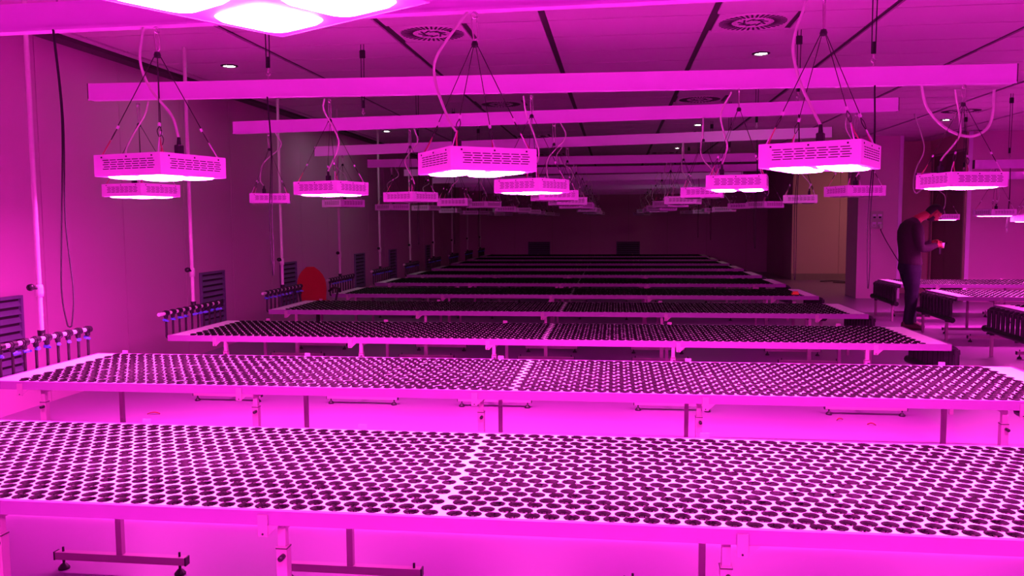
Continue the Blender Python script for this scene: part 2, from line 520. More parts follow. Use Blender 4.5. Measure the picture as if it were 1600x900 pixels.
def put(arr, pts, jit=.02):
    global off
    vs, fs = arr
    for (X, Y) in pts:
        tx, ty = npr.normal(0, jit), npr.normal(0, jit)
        p = vs.copy()
        p[:, 2] = p[:, 2] + p[:, 0] * tx + p[:, 1] * ty
        p += (X + npr.uniform(-.0012, .0012), Y + npr.uniform(-.0012, .0012), ZT)
        V.append(p); F.append(fs + off); off += len(vs)
put(A_hi, [(c[1], c[2]) for c in cand if (c[0], round(c[1], 4)) not in sset])
for k, y in enumerate(BY):
    if k == 0: continue
    arr = A_mid if k == 1 else A_lo if k < 4 else A_far
    put(arr, [(XL + x, y + row_y(i)) for i in range(20) for x in row_x(i)])
for y in RB:
    put(A_lo, [(XR_ + x, y + row_y(i)) for i in range(20) for x in row_x(i) if x < 4.4])
V = np.concatenate(V); F = np.concatenate(F)
me = bpy.data.meshes.new('net_pots')
me.vertices.add(len(V)); me.vertices.foreach_set('co', V.astype(np.float32).ravel())
me.loops.add(F.size); me.loops.foreach_set('vertex_index', F.astype(np.int32).ravel())
me.polygons.add(len(F)); me.polygons.foreach_set('loop_start', np.arange(0, F.size, 4, dtype=np.int32))
me.polygons.foreach_set('loop_total', np.full(len(F), 4, dtype=np.int32))
me.materials.append(M['pot'])
me.update(calc_edges=True)
o = part('net_pots', me)
tag(o, 'thousands of further black net pots filling the rest of all the grow benches', 'net pots', kind='stuff')

# ------------------------------------------------------------------ irrigation manifolds (left ends) and drains
def tee_mesh():
    b = MB()
    b.tube([(0, -.030, 0), (0, .030, 0)], .0235, 10)
    b.tube([(0, 0, 0), (0, 0, -.045)], [.020, .017], 10)
    b.tube([(0, -.012, 0), (0, .012, 0)], .027, 10)
    return b.mesh('tee', 'black')
me_tee = tee_mesh()
me_down = MB().tube(spline([(0, 0, -.04), (0, 0, -.16), (0, 0, -.200), (.020, 0, -.212)], 4), .0095, 7).mesh('down_pipe', 'black')
me_valve = MB().tube([(0.0, -.016, -.058), (0.0, .016, -.058)], .012, 8).box(.008, .014, -.006, .026, -.068, -.056).box(.002, .014, .020, .030, -.068, -.056).mesh('valve', 'blue')
me_sup = MB().tube([(0, -.06, 0), (0, 1.06, 0)], .016, 10).mesh('supply_pipe', 'pvc')
def manifold(k, y):
    m = thing('valve_manifold', (XL - .036, y, 0), ('black tee fittings with blue valves at the left end of the %s bench' % ORD[k]) if k < 10 else
              'black tee fittings at the left end of the last bench by the back wall', 'pipe manifold', 'valve manifolds along the left wall')
    z = 0.742
    part('supply_pipe', me_sup, m, (0, 0, z))
    for i in range(10):
        yy = .05 + i * .108
        part('tee', me_tee, m, (0, yy, z))
        part('down_pipe', me_down, m, (0, yy, z))
        v = part('valve', me_valve, m, (0.004, yy, z)); v.rotation_euler = (rnd.uniform(-.35, .35), 0, rnd.uniform(-1.5, 1.5))
    # riser to the ceiling
    rs = part('riser_pipe', MB().tube([(0, 0, z + .02), (0, 0, H)], .017, 10).mesh('riser', 'pvc'), m, (-.045, .60, 0))
    part('elbow', MB().tube([(0, 0, z + .05), (0, 0, z - .005), (.05, 0, z - .005)], .025, 8).mesh('elb', 'black'), m, (-.045, .60, 0))
    part('coupling', MB().lathe([(0, 1.02), (.024, 1.02), (.026, 1.05), (.026, 1.08), (.022, 1.10), (0, 1.10)], 10).mesh('coup', 'pvc'), m, (-.045, .60, 0))
    part('tap_handle', MB().tube([(0, -.02, 1.075), (0, -.075, 1.085)], .008, 6).lathe([(0, -.10), (.022, -.095), (.024, -.07), (0, -.065)], 8, axis='y', c=(0, 0, 1.088)).mesh('tap', 'black'), m, (-.045, .60, 0))
for k, y in enumerate(BY): manifold(k, y)

me_elb = MB().tube(spline([(.001, 0, .520), (.03, 0, .522), (.055, 0, .50), (.058, 0, .44), (.058, 0, .30)], 4), .0205, 8).tube([(.055, 0, .512), (.058, 0, .478)], .026, 8).mesh('drain_elbow', 'black')
me_coll = MB().tube([(.058, -.03, .292), (.058, 1.09, .272)], .034, 10).tube([(.058, -.045, .292), (.058, -.02, .292)], .040, 10).mesh('collector', 'black')
me_post = MB().box(.044, .072, -.014, .014, 0, .27).mesh('post', 'leg')
me_postb = MB().box(.040, .076, -.02, .02, .235, .262).mesh('clamp', 'black')
def drain(x, y, sgn, label, posts=(.12, .92)):
    d = thing('drain_manifold', (x, y, 0), label, 'drain pipes', 'black drain manifolds at the bench ends', rz=0 if sgn > 0 else PI)
    if sgn < 0: d.location = (x, y + BW, 0)
    for i in range(10):
        part('drain_elbow', me_elb, d, (0, .05 + i * .108, 0))
    part('collector_pipe', me_coll, d)
    for p in posts:
        q = part('support_post', me_post, d, (0, p, 0)); part('clamp', me_postb, q)
for k, y in enumerate(BY):
    drain(XL + BL, y, 1, ('black drain elbows at the right end of the %s left block bench' % ORD[k]) if k < 10 else
          'black drain elbows at the right end of the last bench by the back wall')
for k, y in enumerate(RB):
    drain(XR_, y, -1, ['black drain elbows at the end of the right block bench nearest the camera',
                       'black drain elbows beside the legs of the standing person',
                       'black drain elbows of the furthest right bench below the wall sockets'][k], posts=(.13, .92))

# ------------------------------------------------------------------ hanging beams
BEAMS = {  # row: (Y, xl, xr, z left, z right)
    'Z': (1.09, -3.46, 2.29, 2.33, 2.33), 'A': (3.13, -3.47, 2.29, 2.268, 2.318), 'B': (5.17, -3.47, 2.294, 2.326, 2.286),
    'C': (7.20, -3.446, 2.30, 2.318, 2.393), 'D': (9.23, -3.44, 2.286, 2.276, 2.385), 'E': (11.34, -3.46, 2.30, 2.284, 2.29),
    'F': (13.43, -3.478, 2.284, 2.280, 2.287), 'G': (15.45, -3.455, 2.29, 2.25, 2.28), 'H': (17.5, -3.46, 2.29, 2.26, 2.27),
    'I': (19.5, -3.46, 2.29, 2.26, 2.27), 'J': (21.5, -3.46, 2.29, 2.26, 2.27), 'K': (23.4, -3.46, 2.29, 2.26, 2.27)}
KEYS = list(BEAMS)
BH = 0.108
def beam_z(row, x):
    Y, xl, xr, zl, zr = BEAMS[row]
    return zl + (zr - zl) * (x - xl) / (xr - xl)
def sloped_box(b, x0, x1, z0, z1, y0, y1, h):
    b.add([(x0, y0, z0), (x1, y0, z1), (x1, y0, z1 + h), (x0, y0, z0 + h), (x0, y1, z0), (x1, y1, z1), (x1, y1, z1 + h), (x0, y1, z0 + h)],
          [(0, 1, 2, 3), (5, 4, 7, 6), (4, 0, 3, 7), (1, 5, 6, 2), (3, 2, 6, 7), (4, 5, 1, 0)])
def make_beam(key, Y, xl, xr, zl, zr, ropes, label, tails):
    t = thing('hanging_beam', (0, Y, 0), label, 'cable trunking beam', 'white cable trunking beams hung from the ceiling')
    b = MB(); sloped_box(b, xl, xr, zl, zr, -.03, .03, BH)
    part('trunking', b.mesh('trunking', 'beam'), t)
    b = MB(); sloped_box(b, xl, xr, zl - .003, zr - .003, -.036, -.03, .010)
    part('lower_lip', b.mesh('lip', 'beam'), t)
    for (x, z, d) in ((xl, zl, -.006), (xr, zr, .0)):
        part('end_cap', boxmesh('cap', 'slot', x + d, x + d + .006, -.031, .031, z - .001, z + BH + .001), t)
    for q, x in enumerate(ropes):
        zt = zl + (zr - zl) * (x - xl) / (xr - xl) + BH
        part('hook', MB().tube([(x, 0, zt), (x, 0, zt + .03)], .004, 5).lathe(
            [(.010, -.003), (.016, -.003), (.016, .003), (.010, .003), (.010, -.003)], 10, axis='y', c=(x, 0, zt + .042)).tube(
            [(x, 0, zt + .055), (x, 0, zt + .085)], .007, 6).mesh('hook', 'hook'), t)
        part('suspension_rope', MB().tube([(x - .012, 0, zt + .08), (x - .014, 0, H - .01)], .0035, 5).tube(
            [(x + .010, 0, zt + .08), (x + .014, 0, H - .01)], .0035, 5).tube([(x, 0, zt + .08), (x, 0, zt + .15)], .008, 6).mesh('rope', 'rope'), t)
        part('ratchet', MB().bbox(x - .025, x + .025, -.012, .012, H - .13, H - .06, .008).mesh('ratchet', 'black'), t)
        if q in tails:
            lw = 1.0 if key == 'A' else .3
            zb = zt - BH
            L = tails[q]
            pts1 = spline([(x, -.034, zb), (x + .01, -.02, zb - .35), (x - .012, -.02, zb - .75), (x - .028 * lw, -.02, L + .16), (x - .012 * lw, -.02, L + .02), (x, -.02, L)], 6)
            pts2 = spline([(x + .004, -.034, zb), (x + .016, -.02, zb - .35), (x + .004, -.02, zb - .75), (x + .024 * lw, -.02, L + .16), (x + .012 * lw, -.02, L + .02), (x, -.02, L)], 6)
            part('rope_tail', MB().tube(pts1, .0032, 5).tube(pts2, .0032, 5).mesh('tail', 'rope'), t)
TAILS = {'A': {0: 1.08}, 'B': {0: 1.16, 1: 1.09}, 'C': {1: 1.0}, 'D': {0: 1.25, 1: 1.2}, 'E': {0: 1.2}, 'F': {0: 1.1, 1: 1.2}, 'G': {1: 1.2}}
for n, key in enumerate(KEYS):
    Y, xl, xr, zl, zr = BEAMS[key]
    lab = ['white trunking beam almost above the camera, carrying the cropped lamp', 'long white trunking beam at the top left, running out of frame',
           'longest complete white trunking beam, its dark end cap at the upper right'][n] if n < 3 else \
        ('%s white trunking beam over the left block, counted from the camera' % (ORD + ['last'])[n])
    make_beam(key, Y, xl, xr, zl, zr, [-2.23, 1.51], lab, TAILS.get(key, {}))
make_beam('R1', 11.2, 4.53, 10.2, 2.146, 2.146, [4.95, 9.0], 'white trunking beam over the right block, the nearer and higher looking one', {0: 1.33})
make_beam('R2', 13.2, 4.52, 10.2, 2.10, 2.10, [5.2, 9.0], 'white trunking beam over the right block, the further one behind the lamp', {})

# ------------------------------------------------------------------ grow lamps
LS = 0.345; LH = 0.084
hs = LS / 2
me_house = MB().box(-hs, hs, -hs, -hs + .003, 0, LH).box(-hs, hs, hs - .003, hs, 0, LH).box(-hs, -hs + .003, -hs + .003, hs - .003, 0, LH).box(
    hs - .003, hs, -hs + .003, hs - .003, 0, LH).box(-hs + .003, hs - .003, -hs + .003, hs - .003, LH - .004, LH).mesh('housing', 'lampwhite')
me_bottom = MB().box(-hs + .003, hs - .003, -hs + .003, hs - .003, .0005, .006).mesh('bottom_plate', 'lampwhite')
def slots_me():
    b = MB(); r = random.Random(3)
    for q in range(4):
        mt = Matrix.Rotation(q * PI / 2, 4, 'Z')
        for row in range(5):
            z = .026 + row * .0085
            for c in range(7):
                x = -.125 + c * .0385 + (.006 if row % 2 else 0)
                b.box(x, x + .031, -hs - .0006, -hs + .001, z, z + .0032, 0, mt)
    return b.mesh('vent_slots', 'slot')
me_slots = slots_me()
def screws_me():
    b = MB()
    for q in range(4):
        mt = Matrix.Rotation(q * PI / 2, 4, 'Z')
        for x in (-.13, -.0, .13):
            b.box(x - .003, x + .003, -hs - .002, -hs, LH - .014, LH - .008, 0, mt)
    return b.mesh('screws', 'slot')
me_screws = screws_me()
def rsq(h, r, n=5, z=0.0):
    pts = []
    for cx, cy, a0 in ((h - r, h - r, 0), (-h + r, h - r, PI / 2), (-h + r, -h + r, PI), (h - r, -h + r, 1.5 * PI)):
        for k in range(n + 1):
            a = a0 + PI / 2 * k / n
            pts.append((cx + r * math.cos(a), cy + r * math.sin(a), z))
    return pts
def lens_me(m):
    P0 = rsq(.066, .030, 5, .0004); P1 = rsq(.060, .027, 5, -.0045); P2 = rsq(.040, .018, 5, -.0075)
    n = len(P0)
    b = MB()
    b.add(P0 + P1 + P2, [(i, (i + 1) % n, (i + 1) % n + n, i + n) for i in range(n)] + [(i + n, (i + 1) % n + n, (i + 1) % n + 2 * n, i + 2 * n) for i in range(n)] + [tuple(range(2 * n, 3 * n))])
    return b.mesh('light_panel', m)
me_lens_on, me_lens_dim, me_lens_off = lens_me('led_on'), lens_me('led_dim'), lens_me('glass_off')
JZ = LH + .40     # where the four wires meet, above the lamp base
def wire_me(i):
    sx, sy = [(-1, -1), (1, -1), (1, 1), (-1, 1)][i]
    a = Vector((sx * .15, sy * .15, LH)); t = Vector((sx * .006, sy * .006, JZ))
    d = (t - a)
    p = a + d * .27
    b = MB(); b.tube([p, t], .0018, 4)
    return b.mesh('suspension_wire', 'wire')
def clip_me(i):
    sx, sy = [(-1, -1), (1, -1), (1, 1), (-1, 1)][i]
    a = Vector((sx * .15, sy * .15, LH)); t = Vector((0, 0, JZ)); d = t - a
    b = MB()
    b.tube([a + d * .26, a + d * .29], .006, 6, 0)
    q = d.cross(Vector((0, 0, 1))).normalized()
    b.tube(spline([a + d * .26, a + d * .21 + q * .008, a + d * .15, a + d * .21 - q * .008, a + d * .26], 3), .0018, 4, 1)
    b.tube([a + d * .15, a + d * .07 + q * .004, a + q * .012], .0028, 4, 2)
    b.tube([a + d * .15, a + d * .07 - q * .004, a - q * .006], .0028, 4, 0)
    return b.mesh('corner_clip', 'lampwhite', 'wire', 'strap')
me_wires = [wire_me(i) for i in range(4)]; me_clips = [clip_me(i) for i in range(4)]
me_ferrule = MB().lathe([(0, -.012), (.012, -.010), (.014, 0), (.010, .012), (0, .014)], 8).mesh('ferrule', 'black')
me_plug = MB().bbox(-.016, .016, -.013, .013, 0, .042, .004).tube([(0, 0, .04), (0, 0, .072)], [.009, .006], 8).mesh('power_plug', 'black')
me_plate = MB().tube([(0, 0, 0), (0, 0, .006)], .01, 8).mesh('p', 'black')

CABLES = {  # measured routes of the power cords, (x, y, z) offsets from the lamp centre line
}
def q_pt(px, py, Y):
    d = _fw + _r2 * ((px - 800) / 1283.14) - _u2 * ((py - 450) / 1283.14)
    return Vector((0, 0, 1.5)) + d * (Y / d.y)
def cab(pix, Y): return [q_pt(px, py, Y) for px, py in pix]
ROUTES = {('A', 1): cab([(224, 42), (219, 95), (236, 140), (268, 180), (286, 232)], 3.13),
          ('A', 2): cab([(731, 18), (684, 85), (680, 125), (698, 180), (716, 228)], 3.13),
          ('A', 3): cab([(1262, -4), (1240, 65), (1246, 115), (1264, 160), (1279, 205)], 3.13),
          ('B', 1): cab([(507, 154), (506, 172), (524, 206), (529, 228), (507, 266)], 5.17),
          ('B', 0): cab([(232, 158), (226, 180), (206, 215), (197, 240), (200, 272)], 5.17),
          ('B', 2): cab([(818, 150), (822, 176), (836, 215), (842, 240), (834, 262)], 5.17),
          ('B', 3): cab([(1143, 144), (1126, 180), (1136, 225), (1134, 240), (1127, 265)], 5.17),
          ('B', 4): cab([(1492, 140), (1500, 190), (1498, 215), (1474, 245), (1466, 262)], 5.17)}

LIT = {'Z': True, 'A': True, 'B': True}  # Z row: all but its middle lamp are unseen, included for their light
def lamp(key, idx, x, Y, zb, ang, bz, lit, label, plug=(-.05, -.09), power=1.0):
    t = thing('grow_light', (x, Y, zb), label, 'grow light', 'square LED grow lights hung in rows', rz=math.radians(ang))
    h = part('housing', me_house, t)
    part('vent_slots', me_slots, h, kind='stuff'); part('screws', me_screws, h, kind='stuff')
    part('bottom_plate', me_bottom, t)
    for (a, b_) in ((-1, -1), (1, -1), (1, 1), (-1, 1)):
        part('light_panel', (me_lens_on if power > .6 else me_lens_dim) if lit else me_lens_off, t, (a * .0815, b_ * .0815, 0), label='glowing white panel' if lit else None)
    dz = bz - (zb + JZ)
    for i in range(4):
        part('suspension_wire', me_wires[i], t); part('corner_clip', me_clips[i], t)
    part('ferrule', me_ferrule, t, (0, 0, JZ))
    ch = MB()
    ch.tube(spline([(0, 0, JZ + .01), (.013, 0, JZ + .03), (.010, 0, JZ + dz - .03), (0, 0, JZ + dz - .022), (-.012, 0, JZ + dz - .035), (-.005, 0, JZ + .03), (0, 0, JZ + .01)], 4), .003, 5)
    ch.lathe([(.009, -.003), (.015, -.003), (.015, .003), (.009, .003), (.009, -.003)], 10, axis='y', c=(0, 0, JZ + dz - .014))
    part('carabiner', ch.mesh('carabiner', 'hook'), t)
    inv = (Matrix.Translation((x, Y, zb)) @ Matrix.Rotation(math.radians(ang), 4, 'Z')).inverted()
    r = ROUTES.get((key, idx))
    if r:
        end = r[-1]
        pl = Vector((end.x, Y - .03, 0)); loc = inv @ Vector((pl.x, pl.y, zb + LH))
        loc.x = max(-.15, min(.15, loc.x)); loc.y = max(-.15, min(.15, loc.y))
        pts = [inv @ p for p in r[:-1]] + [Vector((loc.x, loc.y, LH + .068))]
    else:
        rr = random.Random(hash_(key, idx))
        loc = Vector((plug[0], plug[1], LH))
        s_ = rr.choice((-1, 1)); am = rr.uniform(.05, .11)
        top = Vector((-.06 * s_, 0, bz - zb))
        pts = [top, top + Vector((-am * s_ * .6, 0, -.12)), Vector((s_ * am * .7, .02, JZ - .12)), Vector((loc.x + .03 * s_, loc.y, LH + .13)), Vector((loc.x, loc.y, LH + .068))]
    part('power_plug', me_plug, t, (loc.x, loc.y, LH))
    part('power_cable', MB().tube(spline(pts, 6), .0055, 6).mesh('power_cable', 'cable'), t)
    if lit:
        ld = bpy.data.lights.new('grow_light_beam', 'SPOT')
        ld.energy = SPOT_W * power; ld.color = GROW; ld.spot_size = math.radians(128); ld.spot_blend = 1.0; ld.shadow_soft_size = .07
        lo = bpy.data.objects.new('grow_light_beam', ld); COL.objects.link(lo)
        lo.parent = t; lo.location = (0, 0, -.02)
    return t
def hash_(key, idx): return sum(ord(c) for c in key) * 31 + idx * 7 + 3
XS = [-3.12, -1.81, -.53, .74, 1.98]
ANG = {('Z', 2): 59, ('A', 1): 74, ('A', 2): 33, ('A', 3): 63, ('B', 0): 75, ('B', 1): 72, ('B', 2): 60, ('B', 3): 78, ('B', 4): 12,
       ('C', 0): 21, ('C', 1): 63, ('C', 2): 18, ('C', 3): 81, ('C', 4): 18, ('D', 0): 57, ('D', 1): 2, ('D', 2): 21, ('D', 3): 75, ('D', 4): 78,
       ('E', 0): 54, ('E', 1): 60, ('E', 2): 63, ('E', 3): 33, ('E', 4): 33, ('F', 0): 69}
POSW = ['far left', 'second from left', 'middle', 'second from right', 'far right']
for n, key in enumerate(KEYS):
    Yb = BEAMS[key][0]
    for i, x in enumerate(XS):
        if key == 'Z' and i == 0: continue      # wholly outside the frame
        ang = ANG.get((key, i), random.Random(hash_(key, i)).uniform(0, 90))
        bz = beam_z(key, x)
        zb = 1.688 if key not in ('Z',) else 1.815
        if key == 'C' and i > 2: zb = 1.70
        if n > 4: zb = 1.69 + random.Random(n * 9 + i).uniform(-.02, .02)
        lit = LIT.get(key, False)
        if key == 'Z' and i == 2: lab = 'lit grow light close overhead, only its glowing panels showing at the top edge'
        elif lit: lab = 'glowing square LED grow light, %s in the %s lamp row from the camera' % (POSW[i], ORD[n])
        else: lab = 'unlit square LED grow light, %s in the %s lamp row from the camera' % (POSW[i], (ORD + ['last'])[n])
        xx = x
        if key == 'Z' and i == 2: xx, Yb = -.502, 1.126
        if key == 'B' and i in (0,): xx = -3.20
        if key == 'B' and i == 1: xx = -1.86
        if key == 'B' and i == 4: xx = 2.02
        lamp(key, i, xx, Yb + (.1 if key == 'B' and i < 3 else 0), zb, ang, bz, lit, lab)
for i, (x, y, ang) in enumerate([(4.80, 11.2, 14), (5.26, 11.2, 24), (6.5, 11.2, 40), (7.8, 11.2, 20), (9.1, 11.2, 70)]):
    lamp('R', i, x, y, 1.545 if i != 1 else 1.47, ang, 2.146, True, 'glowing grow light over the middle right block bench, %s from beam end' % ORD[i].replace('nearest', 'first'), power=.45)
for i, (x, y, ang) in enumerate([(4.91, 13.2, 15), (6.2, 13.2, 50), (7.5, 13.2, 30)]):
    lamp('S', i, x, y, 1.50, ang, 2.10, True, ['glowing grow light half hidden behind the head of the person',
                                               'glowing grow light second along the furthest right beam', 'glowing grow light third along the furthest right beam'][i], power=.45)
for i, (x, y, ang) in enumerate([(6.6, 9.1, 30), (7.9, 9.1, 50)]):
    lamp('T', i, x, y, 1.62, ang, H, True, ['glowing grow light over the nearest right block bench, its inner one', 'glowing grow light over the nearest right block bench, its outer one'][i], power=.45)

for i, (x, y, ang) in enumerate([(4.9, 3.1, 30), (6.3, 3.1, 50), (5.6, 5.2, 20), (7.0, 5.2, 60)]):  # unseen lamps added right of the frame to brighten ceiling and walls
    lamp('U', i, x, y, 1.70, ang, 2.30, True, ['glowing grow light beyond the right edge of the frame, first of its row', 'glowing grow light beyond the right edge, second of the first row',
                                           'glowing grow light beyond the right edge, first of the second row', 'glowing grow light beyond the right edge, second of the second row'][i], power=.7)
make_beam('U1', 3.1, 4.53, 10.2, 2.30, 2.30, [4.95, 9.0], 'white trunking beam beyond the right edge of the frame, nearest the camera', {})  # two unseen beams added only to carry the added lamps
make_beam('U2', 5.2, 4.53, 10.2, 2.30, 2.30, [4.95, 9.0], 'white trunking beam beyond the right edge of the frame, second from the camera', {})

# ------------------------------------------------------------------ downlights
me_dring = MB().lathe([(.062, 0), (.085, 0), (.086, -.006), (.064, -.012), (.060, -.002)], 20).mesh('trim_ring', 'track')
me_dlens = MB().lathe([(0.0005, -.005), (.050, -.005), (.060, -.003)], 20).mesh('lens', 'down_on')
me_dring_s = me_dring
for i, (x, y, lab) in enumerate([(-3.86, 8.0, 'small lit round downlight in the ceiling at the left, nearest the camera'),
                                 (1.37, 8.2, 'small lit round downlight in the ceiling right of centre, nearest the camera'),
                                 (-3.9, 12.2, 'small lit round downlight between the second and third beams at the left'),
                                 (-3.93, 14.0, 'small lit round downlight in the ceiling at the left, furthest back'),
                                 (1.35, 14.0, 'small lit round downlight right of centre behind the third beam'),
                                 (1.33, 18.3, 'smallest lit round downlight right of centre, furthest back'),
                                 (5.22, 14.0, 'small lit round downlight over the right block beside a diffuser'),
                                 (6.33, 18.2, 'small lit round downlight in the recess before the door')]):
    d = thing('downlight', (x, y, H), lab, 'downlight', 'round recessed downlights')
    part('trim_ring', me_dring, d); part('lens', me_dlens, d, label='glowing lens')

# ------------------------------------------------------------------ wall louvers
def louver(name, loc, wd, z0, z1, axis, label):
    t = thing('wall_louver', loc, label, 'air vent', 'grey louvered air vents on the walls')
    def bx(a0, a1, d0, d1, zz0, zz1, m='louver'):
        if axis == 'y': return boxmesh('l', m, d0, d1, a0, a1, zz0, zz1)
        return boxmesh('l', m, a0, a1, -d1, -d0, zz0, zz1)
    part('backing', bx(0, wd, 0.0, .004, z0, z1, 'louver_dark'), t)
    part('frame', bx(0, wd, 0, .03, z1 - .025, z1), t); part('frame', bx(0, wd, 0, .03, z0, z0 + .025), t)
    part('frame', bx(0, .025, 0, .03, z0 + .025, z1 - .025), t); part('frame', bx(wd - .025, wd, 0, .03, z0 + .025, z1 - .025), t)
    n = max(4, int((z1 - z0 - .05) / .062))
    for k in range(n):
        z = z0 + .03 + k * (z1 - z0 - .05) / n
        b = MB()
        h = .040
        if axis == 'y': vs = [(.030, .026, z), (.030, wd - .026, z), (.008, wd - .026, z + h), (.008, .026, z + h), (.026, .026, z - .002), (.026, wd - .026, z - .002), (.005, wd - .026, z + h - .002), (.005, .026, z + h - .002)]
        else: vs = [(.026, -.030, z), (wd - .026, -.030, z), (wd - .026, -.008, z + h), (.026, -.008, z + h), (.026, -.026, z - .002), (wd - .026, -.026, z - .002), (wd - .026, -.005, z + h - .002), (.026, -.005, z + h - .002)]
        b.add(vs, [(0, 1, 2, 3), (7, 6, 5, 4), (0, 4, 5, 1), (2, 6, 7, 3), (1, 5, 6, 2), (3, 7, 4, 0)])
        part('slat', b.mesh('slat', 'louver'), t)
LV = [(5.42, .64, 'first wall louver at the left edge, cut by the frame'), (8.95, .58, 'wall louver behind the manifold of the third bench, beside a white pipe'),
      (11.25, .58, 'wall louver on the left wall beside the red chair'), (14.64, .58, 'dark wall louver right of the red chair'),
      (16.97, .55, 'left wall louver behind the sixth bench'), (20.35, .5, 'furthest louver along the left wall')]
for y, wd, lab in LV:
    louver('wall_louver', (WX, y, 0), wd, .30, .94, 'y', lab + ' in grey metal')
louver('wall_louver', (-2.64, Y1, 0), .68, .30, .91, 'x', 'dark louver low on the back wall, the left of two')
louver('wall_louver', (.04, Y1, 0), .70, .30, .91, 'x', 'dark louver low on the back wall, the right of two')

# ------------------------------------------------------------------ cable loops, sockets
hp = cab([(1440, 134), (1447, 165), (1467, 192), (1492, 208), (1518, 213), (1540, 203), (1551, 180), (1553, 140)], 5.22)
hs_ = tag(part('cable_loop', MB().tube(spline(hp, 6), .0085, 8).mesh('cable_loop', 'cable')), 'thick white cable sagging in a loop below the right end of the long beam', 'cable')
hp = cab([(1430, 182), (1441, 215), (1444, 240), (1432, 268), (1428, 290)], 5.1)
tag(part('hanging_cable', MB().tube(spline([Vector((4.461, 13.176, H + .01)), q_pt(1432, 188, 13.1), q_pt(1438, 205, 13.1), q_pt(1444, 235, 13.1), q_pt(1432, 262, 13.1), q_pt(1427, 290, 13.1), q_pt(1431, 302, 13.1), q_pt(1440, 296, 13.1)], 6), .010, 6).mesh('hanging_cable', 'cable')),
    'thin white cable hanging in a hook shape left of the far right lamp', 'cable')
sk = thing('socket_panel', (4.84, 16.5, 1.33), 'grey wall socket panel with four outlets on the white column', 'socket panel')
part('plate', MB().bbox(0, .23, -.03, 0, 0, .34, .006).mesh('plate', 'socket'), sk)
for i, (x, z) in enumerate([(.035, .20), (.135, .20), (.035, .05), (.135, .05)]):
    s1 = part('outlet', MB().box(0, .065, -.042, -.03, 0, .085).mesh('outlet', 'beam'), sk, (x, 0, z))
    part('outlet_flap', MB().box(.008, .057, -.046, -.042, .006, .042).mesh('flap', 'black' if i < 2 else 'socket'), s1)
pg = thing('power_plug', (5.005, 16.44, 1.40), 'white plug with black cord in the lower right outlet of the column', 'plug')
part('plug_body', MB().tube([(0, .01, 0), (0, -.05, 0), (0, -.06, -.06)], [.032, .030, .018], 10).mesh('plug_body', 'pvc'), pg)
part('cord', MB().tube(spline([(0, -.06, -.05), (.01, -.07, -.12), (.16, -.08, -.40), (.42, -.08, -.80), (.75, -.08, -1.15), (1.0, -.08, -1.39)], 6), .008, 6).mesh('cord', 'rope'), pg)

# floor cable in the alcove and debris
tag(part('floor_cable', MB().tube(spline([(5.0, 20.9, .012), (5.3, 20.8, .03), (5.6, 20.7, .012), (5.75, 20.6, .012), (5.5, 20.4, .012), (5.2, 20.5, .02)], 5), .012, 6).mesh('fc', 'rope')), 'dark cable lying on the floor of the warm lit alcove', 'cable')
def leaf(x, y, L, rz, label):
    b = MB()
    n = 7; vs = []; fs = []
    for i in range(n):
        t = i / (n - 1); wv = .3 * L * math.sin(PI * t) ** .8 * .35
        z = .004 + .012 * math.sin(PI * t)
        vs += [(L * (t - .5), -wv, z + .006), (L * (t - .5), 0, z - .002), (L * (t - .5), wv, z + .006)]
    for i in range(n - 1):
        for k in range(2): fs.append((i * 3 + k, i * 3 + 3 + k, i * 3 + 4 + k, i * 3 + 1 + k))
    b.add(vs, fs, 0, True)
    tag(part('dry_leaf', b.mesh('leaf', 'leaf'), None, (x, y, 0.0), rz), label, 'leaf', 'dry leaves on the floor')
leaf(-3.62, 6.0, .10, .2, 'dry reddish leaf on the floor left, between the first and second benches')
leaf(1.68, 6.33, .06, .5, 'small dry scrap on the floor under the third bench, the left of two')
leaf(1.87, 6.20, .06, -.3, 'small dry scrap on the floor under the third bench, the right of two')
ot = tag(part('orange_clip', MB().bbox(-.045, .045, -.03, .03, 0, .028, .008).box(-.03, .035, -.012, .012, .028, .042).mesh('oc', 'orange'), None, (2.275, 10.78, ZT + .002)),
         'small orange plastic piece on the right end of the fifth left block bench', 'plastic piece')

# ------------------------------------------------------------------ red chair
ch = thing('office_chair', (-3.85, 10.14, 0), 'red padded office chair with black arm, between fourth and fifth benches at the left wall', 'chair', rz=-.95)
def cushion(w_, d_, h_, n=4):
    bm = bmesh.new(); bmesh.ops.create_cube(bm, size=1)
    bmesh.ops.scale(bm, vec=(w_, d_, h_), verts=bm.verts)
    bmesh.ops.bevel(bm, geom=bm.edges[:], offset=min(w_, d_, h_) * .45, segments=n, affect='EDGES')
    me = bpy.data.meshes.new('cushion'); bm.to_mesh(me); bm.free()
    for p in me.polygons: p.use_smooth = True
    me.materials.append(M['red']); return me
def back_me():
    b = MB(); n, m_ = 10, 9; vs = []
    for side in (0, 1):
        for i in range(n + 1):
            t = i / n
            wv = .19 * (1 - .55 * abs(2 * t - .9) ** 3) if t > .45 else .19 * (.82 + .18 * t / .45)
            for j in range(m_):
                u = -1 + 2 * j / (m_ - 1)
                thick = .035 * (1 - u * u) ** .5 * (1 - abs(2 * t - 1) ** 6) ** .5
                x = -.02 - .13 * t + (.03 * u * u) + (thick if side else -thick)
                vs.append((x, u * wv, .42 + .52 * t))
    fs = []
    for side in (0, 1):
        o = side * (n + 1) * m_
        for i in range(n):
            for j in range(m_ - 1):
                q = (o + i * m_ + j, o + i * m_ + j + 1, o + (i + 1) * m_ + j + 1, o + (i + 1) * m_ + j)
                fs.append(q if side else q[::-1])
    b.add(vs, fs, 0, True); return b.mesh('backrest', 'red')
part('backrest', back_me(), ch, (-.02, 0, 0))
part('seat', cushion(.46, .44, .11), ch, (.20, 0, .46))
